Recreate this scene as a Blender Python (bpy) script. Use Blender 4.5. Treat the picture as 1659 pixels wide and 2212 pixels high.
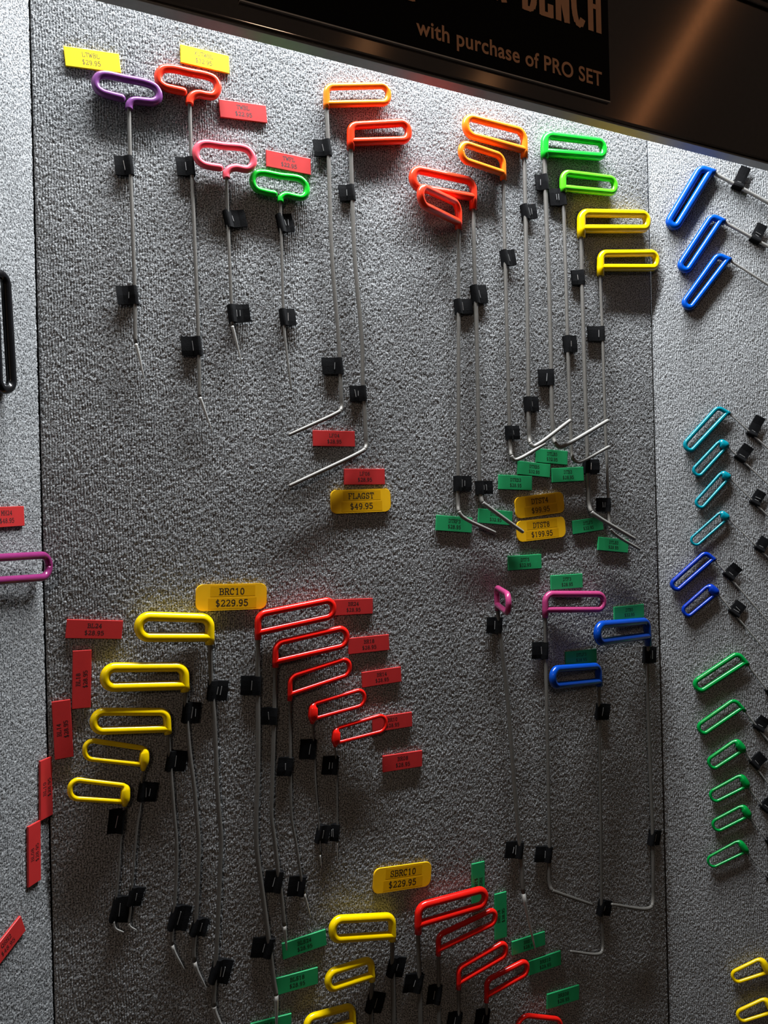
import bpy, bmesh, math, random
import numpy as np
from mathutils import Vector, Matrix

# ------------------------------------------------------------------ clear
for o in list(bpy.data.objects):
    bpy.data.objects.remove(o, do_unlink=True)
scene = bpy.context.scene
COL = scene.collection
random.seed(7)

# ------------------------------------------------------------------ camera
IW, IH, F = 1659.0, 2212.0, 1660.0
EYE = 1.50                       # eye height above the floor
YAW = math.radians(26.0)         # optical axis turned right of the panel normal
S_ROLL = 0.0245
CAM = Vector((0.0, -1.235, EYE))
fwd = Vector((math.sin(YAW), math.cos(YAW), 0))
r0 = Vector((math.cos(YAW), -math.sin(YAW), 0))
u0 = Vector((0, 0, 1))
ca = math.sqrt(1 - S_ROLL ** 2)
rgt = (r0 * ca - u0 * S_ROLL).normalized()
upv = (r0 * S_ROLL + u0 * ca).normalized()
cd = bpy.data.cameras.new('camera')
cam = bpy.data.objects.new('camera', cd)
COL.objects.link(cam)
cd.sensor_fit = 'HORIZONTAL'
cd.sensor_width = 36.0
cd.lens = 36.0 * F / IW
cd.clip_start = 0.01
cam.matrix_world = Matrix((
    (rgt.x, upv.x, -fwd.x, CAM.x),
    (rgt.y, upv.y, -fwd.y, CAM.y),
    (rgt.z, upv.z, -fwd.z, CAM.z),
    (0, 0, 0, 1)))
scene.camera = cam

# ------------------------------------------------------------------ world: a dim, warm exhibition hall
w = bpy.data.worlds.new('hall')
scene.world = w
w.use_nodes = True
bg = w.node_tree.nodes['Background']
bg.inputs[0].default_value = (1.0, 0.80, 0.66, 1)
bg.inputs[1].default_value = 0.030

# ------------------------------------------------------------------ lights
def area(name, loc, aim, sx, sy, power, col, spread=180):
    ld = bpy.data.lights.new(name, 'AREA')
    ld.shape = 'RECTANGLE'; ld.size = sx; ld.size_y = sy
    ld.energy = power; ld.color = col
    o = bpy.data.objects.new(name, ld)
    COL.objects.link(o)
    ld.spread = math.radians(spread)
    o.location = loc
    d = (Vector(aim) - Vector(loc)).normalized()
    x = Vector((1, 0, 0)); x = (x - d * x.dot(d)).normalized()
    y = (-d).cross(x)
    o.rotation_euler = Matrix((x, y, -d)).transposed().to_euler()
    return o
COOL = (0.93, 0.97, 1.0)
# two cool white tubes hidden behind the header, washing down over the panels
area('tube_light_right', (0.97, -0.190, EYE + 1.42), (0.97, -0.18, EYE), 0.62, 0.06, 42.0, COOL, 150)
area('tube_light_left', (0.33, -0.190, EYE + 1.42), (0.33, -0.18, EYE), 0.62, 0.06, 34.0, COOL, 150)
# warm lamps of the hall behind the photographer: a slanting light bar and small bulbs that mirror in the header
def mirrored(px, py, y_face, t):
    d = fwd + rgt * ((px - (IW - 1) / 2) / F) - upv * ((py - (IH - 1) / 2) / F)
    k = (y_face - CAM.y) / d.y
    return CAM + d * k + Vector((d.x, -d.y, d.z)) * t
b0 = mirrored(1560, -60, -0.244, 3.2); b1 = mirrored(1385, 275, -0.244, 3.2)
bar = area('hall_light_bar', (b0 + b1) / 2, (1.2, 0, 1.9), 0.03, (b0 - b1).length, 0.30, (1.0, 0.42, 0.16))
d_ = (Vector((1.2, 0, 1.9)) - bar.location).normalized()
y_ = (b0 - b1); y_ = (y_ - d_ * y_.dot(d_)).normalized()
bar.rotation_euler = Matrix((y_.cross(-d_), y_, -d_)).transposed().to_euler()
for i, (px, py) in enumerate(((792, 100), (1050, 178))):
    ld = bpy.data.lights.new('hall_bulb', 'POINT'); ld.energy = 0.12; ld.color = (1.0, 0.5, 0.22); ld.shadow_soft_size = 0.05
    o = bpy.data.objects.new('hall_bulb', ld); COL.objects.link(o); o.location = mirrored(px, py, -0.244, 2.6)
area('hall_lamp_far', (-2.5, -5.0, 3.6), (0.6, 0, 1.6), 0.8, 0.8, 24, (1.0, 0.72, 0.52))

vs = scene.view_settings
vs.view_transform = 'Standard'
vs.look = 'None'
vs.gamma = 1.0
vs.exposure = 0.0
vs.use_curve_mapping = False

# ------------------------------------------------------------------ materials
def srgb(r, g, b):
    f = lambda c: (c / 255 / 12.92) if c / 255 <= 0.04045 else ((c / 255 + 0.055) / 1.055) ** 2.4
    return (f(r), f(g), f(b), 1)
def new_mat(name):
    m = bpy.data.materials.new(name)
    m.use_nodes = True
    nt = m.node_tree
    return m, nt, nt.nodes['Principled BSDF']
def N(nt, t, **kw):
    n = nt.nodes.new(t)
    for k, v in kw.items():
        setattr(n, k, v)
    return n
def plastic(name, col, rough=0.22, spec=0.5, var=0.08, bump=0.0):
    m, nt, b = new_mat(name)
    no = N(nt, 'ShaderNodeTexNoise'); no.inputs['Scale'].default_value = 60; no.inputs['Detail'].default_value = 4
    tc = N(nt, 'ShaderNodeTexCoord'); nt.links.new(tc.outputs['Object'], no.inputs['Vector'])
    mx = N(nt, 'ShaderNodeMixRGB'); mx.blend_type = 'MULTIPLY'; mx.inputs[0].default_value = 1
    mx.inputs[1].default_value = col
    rp = N(nt, 'ShaderNodeValToRGB')
    rp.color_ramp.elements[0].color = (1 - var, 1 - var, 1 - var, 1); rp.color_ramp.elements[0].position = 0.3
    rp.color_ramp.elements[1].color = (1, 1, 1, 1); rp.color_ramp.elements[1].position = 0.7
    nt.links.new(no.outputs['Fac'], rp.inputs[0]); nt.links.new(rp.outputs[0], mx.inputs[2])
    nt.links.new(mx.outputs[0], b.inputs['Base Color'])
    b.inputs['Roughness'].default_value = rough
    b.inputs['Specular IOR Level'].default_value = spec
    if bump:
        bp = N(nt, 'ShaderNodeBump'); bp.inputs['Strength'].default_value = bump; bp.inputs['Distance'].default_value = 0.0004
        n2 = N(nt, 'ShaderNodeTexNoise'); n2.inputs['Scale'].default_value = 900
        nt.links.new(tc.outputs['Object'], n2.inputs['Vector'])
        nt.links.new(n2.outputs['Fac'], bp.inputs['Height']); nt.links.new(bp.outputs[0], b.inputs['Normal'])
    return m
def metal(name, col, rough=0.4, metallic=0.85):
    m, nt, b = new_mat(name)
    tc = N(nt, 'ShaderNodeTexCoord')
    no = N(nt, 'ShaderNodeTexNoise'); no.inputs['Scale'].default_value = 120; no.inputs['Detail'].default_value = 5
    nt.links.new(tc.outputs['Object'], no.inputs['Vector'])
    rp = N(nt, 'ShaderNodeValToRGB')
    rp.color_ramp.elements[0].color = tuple(c * 0.75 for c in col[:3]) + (1,)
    rp.color_ramp.elements[1].color = col
    nt.links.new(no.outputs['Fac'], rp.inputs[0]); nt.links.new(rp.outputs[0], b.inputs['Base Color'])
    b.inputs['Metallic'].default_value = metallic
    b.inputs['Roughness'].default_value = rough
    return m
def carpet_mat(name):
    """grey loop-pile carpet yarn: heathered, its dark specks painting in the shaded pits between loops, with fine fibre relief (the loops are geometry)"""
    m, nt, b = new_mat(name)
    tc = N(nt, 'ShaderNodeTexCoord')
    L = nt.links.new
    yn = N(nt, 'ShaderNodeTexNoise'); yn.noise_dimensions = '2D'; yn.inputs['Scale'].default_value = 440; yn.inputs['Detail'].default_value = 3
    L(tc.outputs['UV'], yn.inputs['Vector'])
    rp = N(nt, 'ShaderNodeValToRGB')
    e = rp.color_ramp.elements
    e[0].position = 0.36; e[0].color = (0.075, 0.078, 0.082, 1)  # dark specks put the shade of the pile's pits into the yarn colour
    e[1].position = 0.62; e[1].color = (0.47, 0.48, 0.49, 1)
    L(yn.outputs['Fac'], rp.inputs[0])
    ln = N(nt, 'ShaderNodeTexNoise'); ln.noise_dimensions = '2D'; ln.inputs['Scale'].default_value = 9; ln.inputs['Detail'].default_value = 3
    L(tc.outputs['UV'], ln.inputs['Vector'])
    rl = N(nt, 'ShaderNodeValToRGB')
    rl.color_ramp.elements[0].position = 0.3; rl.color_ramp.elements[0].color = (0.86, 0.86, 0.86, 1)
    rl.color_ramp.elements[1].position = 0.7; rl.color_ramp.elements[1].color = (1, 1, 1, 1)
    L(ln.outputs['Fac'], rl.inputs[0])
    mx = N(nt, 'ShaderNodeMixRGB'); mx.blend_type = 'MULTIPLY'; mx.inputs[0].default_value = 1
    L(rp.outputs[0], mx.inputs[1]); L(rl.outputs[0], mx.inputs[2])
    L(mx.outputs[0], b.inputs['Base Color'])
    fn = N(nt, 'ShaderNodeTexNoise'); fn.noise_dimensions = '2D'; fn.inputs['Scale'].default_value = 700; fn.inputs['Detail'].default_value = 2
    L(tc.outputs['UV'], fn.inputs['Vector'])
    mp = N(nt, 'ShaderNodeMapping'); mp.inputs['Scale'].default_value = (1 / 0.0039, 1 / 0.0045, 1)
    L(tc.outputs['UV'], mp.inputs['Vector'])
    vo = N(nt, 'ShaderNodeTexVoronoi'); vo.voronoi_dimensions = '2D'; vo.inputs['Scale'].default_value = 1.0; vo.inputs['Randomness'].default_value = 0.8
    L(mp.outputs[0], vo.inputs['Vector'])
    hm = N(nt, 'ShaderNodeMath', operation='SUBTRACT'); L(fn.outputs['Fac'], hm.inputs[0]); L(vo.outputs['Distance'], hm.inputs[1])
    bp = N(nt, 'ShaderNodeBump'); bp.inputs['Strength'].default_value = 0.6; bp.inputs['Distance'].default_value = 0.0009
    L(hm.outputs[0], bp.inputs['Height']); L(bp.outputs[0], b.inputs['Normal'])
    b.inputs['Roughness'].default_value = 0.95
    b.inputs['Specular IOR Level'].default_value = 0.12
    return m

MAT = {}
for k, c in dict(yellow=(243, 205, 0), orange=(250, 120, 22), redorange=(240, 55, 18), vermilion=(236, 58, 30),
                 pink=(248, 90, 106), green=(20, 190, 45), limegreen=(85, 214, 32), purple=(114, 62, 122),
                 mauve=(160, 56, 104), plum=(128, 40, 96), blue=(0, 72, 172), navy=(0, 58, 150), deepblue=(4, 46, 154), teal=(0, 120, 136),
                 leafgreen=(0, 136, 56), red=(222, 26, 18), black=(14, 14, 16)).items():
    MAT[k] = plastic('coating_' + k, srgb(*c), rough=0.2, var=0.06)
for k, c in dict(tag_red=(192, 46, 46), tag_green=(36, 152, 92), tag_orange=(248, 188, 18), tag_yellow=(250, 214, 0)).items():
    MAT[k] = plastic('plaque_' + k, srgb(*c), rough=0.38, var=0.07, bump=0.15)
MAT['tape'] = plastic('tape_strip', srgb(226, 166, 8), rough=0.3)
MAT['ink'] = plastic('ink', srgb(14, 12, 12), rough=0.6)
MAT['steel'] = metal('rod_steel', (0.165, 0.155, 0.14, 1), 0.48, 0.25)
MAT['brightsteel'] = metal('bright_rod_steel', (0.42, 0.41, 0.39, 1), 0.4, 0.5)
MAT['polished'] = metal('polished_tip', (0.62, 0.61, 0.58, 1), 0.36, 0.6)
MAT['brushed'] = metal('brushed_tip', (0.22, 0.212, 0.196, 1), 0.5, 0.15)
MAT['chrome'] = metal('staple_wire', (0.7, 0.7, 0.7, 1), 0.3, 0.5)
MAT['velcro'] = plastic('hook_and_loop', srgb(13, 13, 15), rough=0.9, spec=0.12, var=0.35, bump=1.0)
MAT['bronze'] = metal('dark_bronze', (0.27, 0.235, 0.215, 1), 0.12, 0.95)
MAT['signblack'] = plastic('sign_black', (0.003, 0.003, 0.0035, 1), rough=0.5, spec=0.15, var=0.0)
MAT['signtext'] = plastic('sign_lettering', srgb(236, 176, 136), rough=0.6)
MAT['signedge'] = metal('sign_edge', (0.85, 0.8, 0.76, 1), 0.5, 0.3)
MAT['lip'] = metal('grey_lip', (0.36, 0.355, 0.34, 1), 0.45, 0.9)
MAT['dark'] = plastic('dark_backing', (0.006, 0.006, 0.007, 1), rough=0.9)
MAT['white'] = plastic('white_paint', (0.8, 0.8, 0.8, 1), rough=0.5)
MAT['floor'] = plastic('floor_carpet', (0.05, 0.045, 0.042, 1), rough=0.95, var=0.4)
MAT['carpet'] = carpet_mat('grey_carpet')

# ------------------------------------------------------------------ planes of the three panels
class Plane: pass
def ray(px, py):
    return fwd + rgt * ((px - (IW - 1) / 2) / F) - upv * ((py - (IH - 1) / 2) / F)
def mkplane(p0, rot_deg):
    """rot: the panel's normal turned right of straight-at-the-camera"""
    P = Plane()
    a = math.radians(rot_deg) - YAW           # bend relative to the main panel (y = 0)
    P.p0 = Vector(p0)
    P.u = Vector((math.cos(a), math.sin(a), 0))   # to the right along the panel
    P.n = Vector((math.sin(a), -math.cos(a), 0))  # towards the viewer
    return P
def hit(px, py, P, off=0.0):
    d = ray(px, py)
    t = ((P.p0 + P.n * off) - CAM).dot(P.n) / d.dot(P.n)
    return CAM + d * t
PM = mkplane((0, 0, EYE), 26.0)
XL = hit(89.5, 1106, PM).x
XR = hit(1419, 1106, PM).x
BEND_L, BEND_R = 50.0, 30.0
PL = mkplane((XL, 0, EYE), 26.0 + BEND_L)
PR = mkplane((XR, 0, EYE), 26.0 - BEND_R)
PLANES = {'M': PM, 'L': PL, 'R': PR}
def depth(p):
    return (p - CAM).dot(fwd)
def px2m(rpx, p):
    return rpx * depth(p) / F

# ------------------------------------------------------------------ object helpers
def link(name, me, mat, parent=None, loc=(0, 0, 0)):
    o = bpy.data.objects.new(name, me)
    COL.objects.link(o)
    o.location = loc
    if parent is not None: o.parent = parent
    if mat is not None: me.materials.append(MAT[mat])
    return o
def tag(o, label, cat, group=None):
    o['label'] = label; o['category'] = cat
    if group: o['group'] = group
    return o
def thing(name, loc, label, cat, group=None):
    o = bpy.data.objects.new(name, None)
    COL.objects.link(o)
    o.location = loc
    o.empty_display_size = 0.02
    return tag(o, label, cat, group)
def mesh(name, verts, faces, smooth=False):
    me = bpy.data.meshes.new(name)
    me.from_pydata([tuple(v) for v in verts], [], faces)
    if smooth: me.polygons.foreach_set('use_smooth', [True] * len(me.polygons))
    me.update()
    return me
def box_mesh(name, o, ex, ey, ez, bevel=0.0, segs=2):
    """box from corner o spanned by three edge vectors"""
    bm = bmesh.new()
    o = Vector(o); vs_ = []
    for k in range(8):
        vs_.append(bm.verts.new(o + ex * (k & 1) + ey * ((k >> 1) & 1) + ez * ((k >> 2) & 1)))
    for f in ((0, 2, 3, 1), (4, 5, 7, 6), (0, 1, 5, 4), (2, 6, 7, 3), (0, 4, 6, 2), (1, 3, 7, 5)):
        bm.faces.new([vs_[i] for i in f])
    bmesh.ops.recalc_face_normals(bm, faces=bm.faces)
    if bevel:
        bmesh.ops.bevel(bm, geom=bm.edges[:], offset=bevel, segments=segs, profile=0.5, affect='EDGES')
    me = bpy.data.meshes.new(name); bm.to_mesh(me); bm.free()
    return me

def tube(pts, radii, seg=12, cap0=True, cap1=True):
    """swept round bar -> verts, faces; hemispherical ends"""
    P = [pts[0]]; R = [radii[0]]
    for p, r in zip(pts[1:], radii[1:]):
        if (p - P[-1]).length > 1e-6:
            P.append(p); R.append(r)
    n = len(P)
    T = []
    for i in range(n):
        a = P[max(i - 1, 0)]; b = P[min(i + 1, n - 1)]
        T.append((b - a).normalized())
    ref = Vector((0, 0, 1)) if abs(T[0].z) < 0.9 else Vector((1, 0, 0))
    nx = (ref - T[0] * ref.dot(T[0])).normalized()
    frames = []
    for i in range(n):
        nx = (nx - T[i] * nx.dot(T[i])).normalized()
        frames.append((nx, T[i].cross(nx)))
    rings = []
    def ring(c, r, fr):
        return [c + (fr[0] * math.cos(2 * math.pi * k / seg) + fr[1] * math.sin(2 * math.pi * k / seg)) * r for k in range(seg)]
    if cap0:
        for a in (80, 50, 25):
            a = math.radians(a)
            rings.append(ring(P[0] - T[0] * R[0] * math.sin(a), R[0] * math.cos(a), frames[0]))
    for i in range(n):
        rings.append(ring(P[i], R[i], frames[i]))
    if cap1:
        for a in (25, 50, 80):
            a = math.radians(a)
            rings.append(ring(P[-1] + T[-1] * R[-1] * math.sin(a), R[-1] * math.cos(a), frames[-1]))
    V = [v for r in rings for v in r]
    Fc = []
    for i in range(len(rings) - 1):
        for k in range(seg):
            k2 = (k + 1) % seg
            Fc.append((i * seg + k, i * seg + k2, (i + 1) * seg + k2, (i + 1) * seg + k))
    Fc.append(tuple(reversed(range(seg))))
    Fc.append(tuple((len(rings) - 1) * seg + k for k in range(seg)))
    return V, Fc

def catmull(pts, sub=6):
    """centripetal Catmull-Rom through the points -> list of (point, parameter)"""
    n = len(pts)
    if n == 2:
        return [(pts[0].lerp(pts[1], i / sub), i / sub) for i in range(sub + 1)]
    ext = [pts[0] * 2 - pts[1]] + list(pts) + [pts[-1] * 2 - pts[-2]]
    out = []
    for i in range(n - 1):
        p0, p1, p2, p3 = ext[i:i + 4]
        t0 = 0.0
        t1 = t0 + max((p1 - p0).length, 1e-9) ** 0.5
        t2 = t1 + max((p2 - p1).length, 1e-9) ** 0.5
        t3 = t2 + max((p3 - p2).length, 1e-9) ** 0.5
        for k in range(sub):
            t = t1 + (t2 - t1) * k / sub
            A1 = p0 * ((t1 - t) / (t1 - t0)) + p1 * ((t - t0) / (t1 - t0))
            A2 = p1 * ((t2 - t) / (t2 - t1)) + p2 * ((t - t1) / (t2 - t1))
            A3 = p2 * ((t3 - t) / (t3 - t2)) + p3 * ((t - t2) / (t3 - t2))
            B1 = A1 * ((t2 - t) / (t2 - t0)) + A2 * ((t - t0) / (t2 - t0))
            B2 = A2 * ((t3 - t) / (t3 - t1)) + A3 * ((t - t1) / (t3 - t1))
            out.append((B1 * ((t2 - t) / (t2 - t1)) + B2 * ((t - t1) / (t2 - t1)), i + k / sub))
    out.append((pts[-1], n - 1))
    return out

def fillet(pts, rad, seg=7):
    """rounded polyline; rad[i] is the wanted corner radius at pts[i]"""
    out = [pts[0]]
    for i in range(1, len(pts) - 1):
        a, b, c = pts[i - 1], pts[i], pts[i + 1]
        d1 = (a - b); d2 = (c - b)
        l1, l2 = d1.length, d2.length
        d1.normalize(); d2.normalize()
        ang = math.acos(max(-1, min(1, d1.dot(d2))))
        if rad[i] <= 0 or ang > math.pi - 0.02:
            out.append(b); continue
        t = min(rad[i] / math.tan(ang / 2), l1 * (0.499 if rad[i - 1] > 0 else 0.97), l2 * (0.499 if rad[i + 1] > 0 else 0.97))
        r = t * math.tan(ang / 2)
        bis = (d1 + d2).normalized()
        cen = b + bis * (r / math.sin(ang / 2))
        s = b + d1 * t - cen; e = b + d2 * t - cen
        tot = math.pi - ang
        axis = s.cross(e).normalized()
        for k in range(seg + 1):
            out.append(cen + Matrix.Rotation(tot * k / seg, 3, axis) @ s)
    out.append(pts[-1])
    return out

# ------------------------------------------------------------------ setting: carpeted panels, floor
Z0, Z1 = 0.06, EYE + 1.55
# v0..v1 below: the stretch of pile near enough to show its loops
def pile(S, Z, seed):
    """height of the loop pile: vertical ribs 4.4 mm apart, each a row of uneven loops"""
    rs = np.random.RandomState(seed)
    p, q = 0.0039, 0.0045
    warp = 0.0007 * np.sin(Z * 95 + 3 * np.sin(S * 37)) + 0.0006 * np.sin(Z * 210 + S * 60)
    s = S + warp + 10.0
    col = np.floor(s / p).astype(np.int64)
    ncol = int(col.max() - col.min() + 2); col0 = col.min()
    ph = rs.rand(ncol) * q
    z = Z + ph[col - col0] + 0.0008 * np.sin(S * 900 + Z * 130)
    row = np.floor(z / q).astype(np.int64)
    nrow = int(row.max() - row.min() + 2); row0 = row.min()
    jit = rs.rand(ncol, nrow, 4)
    J = jit[col - col0, row - row0]
    ds = (s / p - np.floor(s / p) - 0.5 + (J[..., 0] - 0.5) * 0.16)
    dz = (z / q - np.floor(z / q) - 0.5 + (J[..., 1] - 0.5) * 0.45)
    wdt = 0.44 + 0.16 * J[..., 3]
    d2 = (ds / wdt) ** 2 + (dz / (wdt + 0.10)) ** 2
    h = np.sqrt(np.clip(1 - d2, 0, 1)) * (0.62 + 0.38 * J[..., 2])
    h += 0.10 * rs.rand(*h.shape)
    return h
def panel(name, P, s0, s1, v0, v1, ZV0, ZV1, label, seed, amp=0.0020, roll=0.0016):
    """carpet-covered board: 22 mm board wrapped in looped pile, UV in metres; v0..v1 is the finely looped stretch"""
    dx, dz = 0.00108, 0.0022
    ss = np.concatenate([np.linspace(s0, v0, max(2, int((v0 - s0) / 0.05)))[:-1] if v0 > s0 + 1e-4 else np.zeros(0),
                         np.linspace(v0, v1, int((v1 - v0) / dx)),
                         np.linspace(v1, s1, max(2, int((s1 - v1) / 0.05)))[1:] if s1 > v1 + 1e-4 else np.zeros(0)])
    zs = np.concatenate([[Z0], np.linspace(ZV0, ZV1, int((ZV1 - ZV0) / dz)), [Z1]])
    S, Z = np.meshgrid(ss, zs)
    h = (pile(S, Z, seed) - 0.5) * amp
    near = np.clip(np.minimum(S - v0 + 1e-9, v1 - S + 1e-9) / 0.02, 0, 1) if (v0 > s0 + 0.01 or v1 < s1 - 0.01) else np.ones_like(S)
    if v0 <= s0 + 0.01 and v1 < s1 - 0.01: near = np.clip((v1 - S) / 0.02, 0, 1)
    if v1 >= s1 - 0.01 and v0 > s0 + 0.01: near = np.clip((S - v0) / 0.02, 0, 1)
    near = near * np.clip(np.minimum(Z - ZV0, ZV1 - Z) / 0.02, 0, 1)
    h = h * near                       # beyond, the material's fine relief takes over
    edge = np.minimum(S - s0, s1 - S)
    h = h - roll * np.clip(1 - edge / 0.002, 0, 1) ** 2
    p0 = np.array(P.p0); u = np.array(P.u); n_ = np.array(P.n)
    X = p0[0] + u[0] * S + n_[0] * h
    Y = p0[1] + u[1] * S + n_[1] * h
    V = np.stack([X, Y, Z], -1).reshape(-1, 3)
    R, C = S.shape
    idx = np.arange(R * C).reshape(R, C)
    Q = np.stack([idx[:-1, :-1], idx[:-1, 1:], idx[1:, 1:], idx[1:, :-1]], -1).reshape(-1, 4)
    # board behind the pile
    nb = len(V)
    bx_ = []
    for (sa, za, na) in ((s0, Z0, -.004), (s1, Z0, -.004), (s1, Z1, -.004), (s0, Z1, -.004), (s0, Z0, -.022), (s1, Z0, -.022), (s1, Z1, -.022), (s0, Z1, -.022)):
        bx_.append((p0[0] + u[0] * sa + n_[0] * na, p0[1] + u[1] * sa + n_[1] * na, za))
    V = np.concatenate([V, np.array(bx_)])
    B = np.array([(0, 1, 2, 3), (4, 7, 6, 5), (0, 4, 5, 1), (1, 5, 6, 2), (2, 6, 7, 3), (3, 7, 4, 0)]) + nb
    Q = np.concatenate([Q, B])
    me = bpy.data.meshes.new(name)
    me.vertices.add(len(V)); me.vertices.foreach_set('co', V.astype(np.float32).ravel())
    me.loops.add(len(Q) * 4); me.loops.foreach_set('vertex_index', Q.astype(np.int32).ravel())
    me.polygons.add(len(Q)); me.polygons.foreach_set('loop_start', np.arange(0, len(Q) * 4, 4, dtype=np.int32))
    me.polygons.foreach_set('use_smooth', np.ones(len(Q), dtype=bool))
    uvl = me.uv_layers.new(name='UVMap')
    UVv = np.zeros((len(V), 2), np.float32)
    UVv[:nb, 0] = S.ravel(); UVv[:nb, 1] = Z.ravel(); UVv[nb:, 1] = V[nb:, 2]
    uvl.data.foreach_set('uv', UVv[Q.ravel()].ravel())
    me.update(calc_edges=True)
    ob = link(name, me, 'carpet')
    ob['kind'] = 'structure'; ob['label'] = label
    return ob
panel('wall_back', PM, XL + 0.0015, XR - 0.0028, XL + 0.0015, XR - 0.0028, EYE - 1.13, EYE + 0.80, 'wide middle display panel covered in grey ribbed carpet', 1)
panel('wall_left', PL, -0.40, -0.0005, -0.13, -0.0005, EYE - 0.86, EYE + 0.80, 'narrow strip of lighter grey carpeted panel at left edge', 2)
panel('wall_right', PR, 0.0005, 0.60, 0.0005, 0.26, EYE - 1.22, EYE + 0.80, 'angled grey carpeted panel along the right edge', 3, roll=0.0)
for nm, x in (('trim_1', XL), ('trim_2', XR)):
    me = box_mesh(nm, (x - 0.04, 0.024, Z0), Vector((0.08, 0, 0)), Vector((0, 0.02, 0)), Vector((0, 0, Z1 - Z0)))
    t_ = link(nm, me, 'dark'); t_['kind'] = 'structure'
me = box_mesh('floor', (-4, -6, -0.02), Vector((9, 0, 0)), Vector((0, 6.3, 0)), Vector((0, 0, 0.02)))
fl = link('floor', me, 'floor'); fl['kind'] = 'structure'

# ------------------------------------------------------------------ header over the panels with its sign
HY0, HY1 = -0.244, -0.220         # front face and back face
PH = mkplane((0, HY0, EYE), 26.0)
PHB = mkplane((0, HY1, EYE), 26.0)
HB = 0.0035 + (hit(560, 92, PHB).z + hit(1440, 313.6, PHB).z) / 2 - EYE     # bottom and top above eye level
HT = hit(1620, 8, PH).z - EYE
hd = thing('header_valance', (0.9, HY1, EYE + HB), 'dark glossy bronze header running across above the carpet panels', 'header')
def child(name, me, mat, par):
    me.transform(Matrix.Translation(-Vector(par.location)))
    return link(name, me, mat, par)
bm = bmesh.new()
prof = [(HY1, HT), (HY0, HT)]
rr = 0.005
for k in range(7):
    a = math.radians(180 + 90 * k / 6)
    prof.append((HY0 + rr + rr * math.cos(a), HB + rr + rr * math.sin(a)))
prof.append((HY1, HB))
xa, xb = XL - 0.17, XR + 0.36
va = [bm.verts.new((xa, y, EYE + z)) for y, z in prof]
vb = [bm.verts.new((xb, y, EYE + z)) for y, z in prof]
n = len(prof)
for i in range(n):
    f = bm.faces.new((va[i], va[(i + 1) % n], vb[(i + 1) % n], vb[i]))
    f.smooth = 1 < i < 9
bm.faces.new(va); bm.faces.new(list(reversed(vb)))
bmesh.ops.recalc_face_normals(bm, faces=bm.faces)
me = bpy.data.meshes.new('valance_board'); bm.to_mesh(me); bm.free()
child('valance_board', me, 'bronze', hd)
LB = EYE + 1.52                    # lamp box behind and above the valance
child('lamp_box_top', box_mesh('lamp_box_top', (xa, HY1 + 0.0005, LB), Vector((xb - xa, 0, 0)), Vector((0, -HY1 - 0.004, 0)), Vector((0, 0, 0.012))), 'dark', hd)
child('lamp_box_front', box_mesh('lamp_box_front', (xa, HY1 + 0.0005, EYE + HT - 0.05), Vector((xb - xa, 0, 0)), Vector((0, 0.008, 0)), Vector((0, 0, LB - EYE - HT + 0.0495))), 'dark', hd)
child('lower_lip', box_mesh('lower_lip', (xa, HY0 + 0.0015, EYE + HB - 0.0035), Vector((xb - xa, 0, 0)), Vector((0, HY1 - HY0 - 0.0015, 0)), Vector((0, 0, 0.0034)), 0.001), 'lip', hd)
child('top_trim', box_mesh('top_trim', (xa, HY0 - 0.006, EYE + HT + 0.0005), Vector((xb - xa, 0, 0)), Vector((0, 0.05, 0)), Vector((0, 0, 0.010)), 0.002), 'bronze', hd)

# sign
sBR = hit(1314, 218, PH); sBL = hit(516, 6, PH)
sx0, sx1, sz0 = sBL.x, sBR.x, (sBL.z + sBR.z) / 2
sz1 = EYE + HT - 0.006
sign = thing('header_sign', ((sx0 + sx1) / 2, HY0, sz0), 'black sign with cream lettering mounted on the dark header', 'sign')
child('sign_board', box_mesh('sign_board', (sx0, HY0 - 0.004, sz0), Vector((sx1 - sx0, 0, 0)), Vector((0, 0.0038, 0)), Vector((0, 0, sz1 - sz0))), 'signblack', sign)
child('sign_edge', box_mesh('sign_edge', (sx0, HY0 - 0.0045, sz0 - 0.0018), Vector((sx1 - sx0, 0, 0)), Vector((0, 0.0042, 0)), Vector((0, 0, 0.0018))), 'signedge', sign)
def sign_text(name, body, x0, x1, zb, cap, weight):
    cu = bpy.data.curves.new('t', 'FONT'); cu.body = body; cu.size = 1; cu.offset = weight; cu.extrude = 0.0
    cu.space_character = 1.05
    ob = bpy.data.objects.new('t', cu); COL.objects.link(ob)
    dg = bpy.context.evaluated_depsgraph_get()
    me = bpy.data.meshes.new_from_object(ob.evaluated_get(dg))
    bpy.data.objects.remove(ob)
    xs = [v.co.x for v in me.vertices]
    cu2 = bpy.data.curves.new('t2', 'FONT'); cu2.body = 'H'; cu2.offset = weight
    o2 = bpy.data.objects.new('t2', cu2); COL.objects.link(o2)
    dg = bpy.context.evaluated_depsgraph_get()
    m2 = bpy.data.meshes.new_from_object(o2.evaluated_get(dg)); bpy.data.objects.remove(o2)
    ys = [v.co.y for v in m2.vertices]
    kx = (x1 - x0) / (max(xs) - min(xs)); kz = cap / (max(ys) - min(ys)); x_min = min(xs); y_min = min(ys)
    for v in me.vertices:
        v.co = (x0 + (v.co.x - x_min) * kx, HY0 - 0.0047, zb + (v.co.y - y_min) * kz)
    me.update()
    me.name = name
    return child(name, me, 'signtext', sign)
tA = hit(896, 82, PH); tB = hit(1296, 186, PH)
zt = (hit(905, 82, PH).z + hit(1292, 187, PH).z) / 2
sign_text('lettering', 'with purchase of PRO SET', tA.x, tB.x, zt, 0.0245, 0.018)
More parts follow.
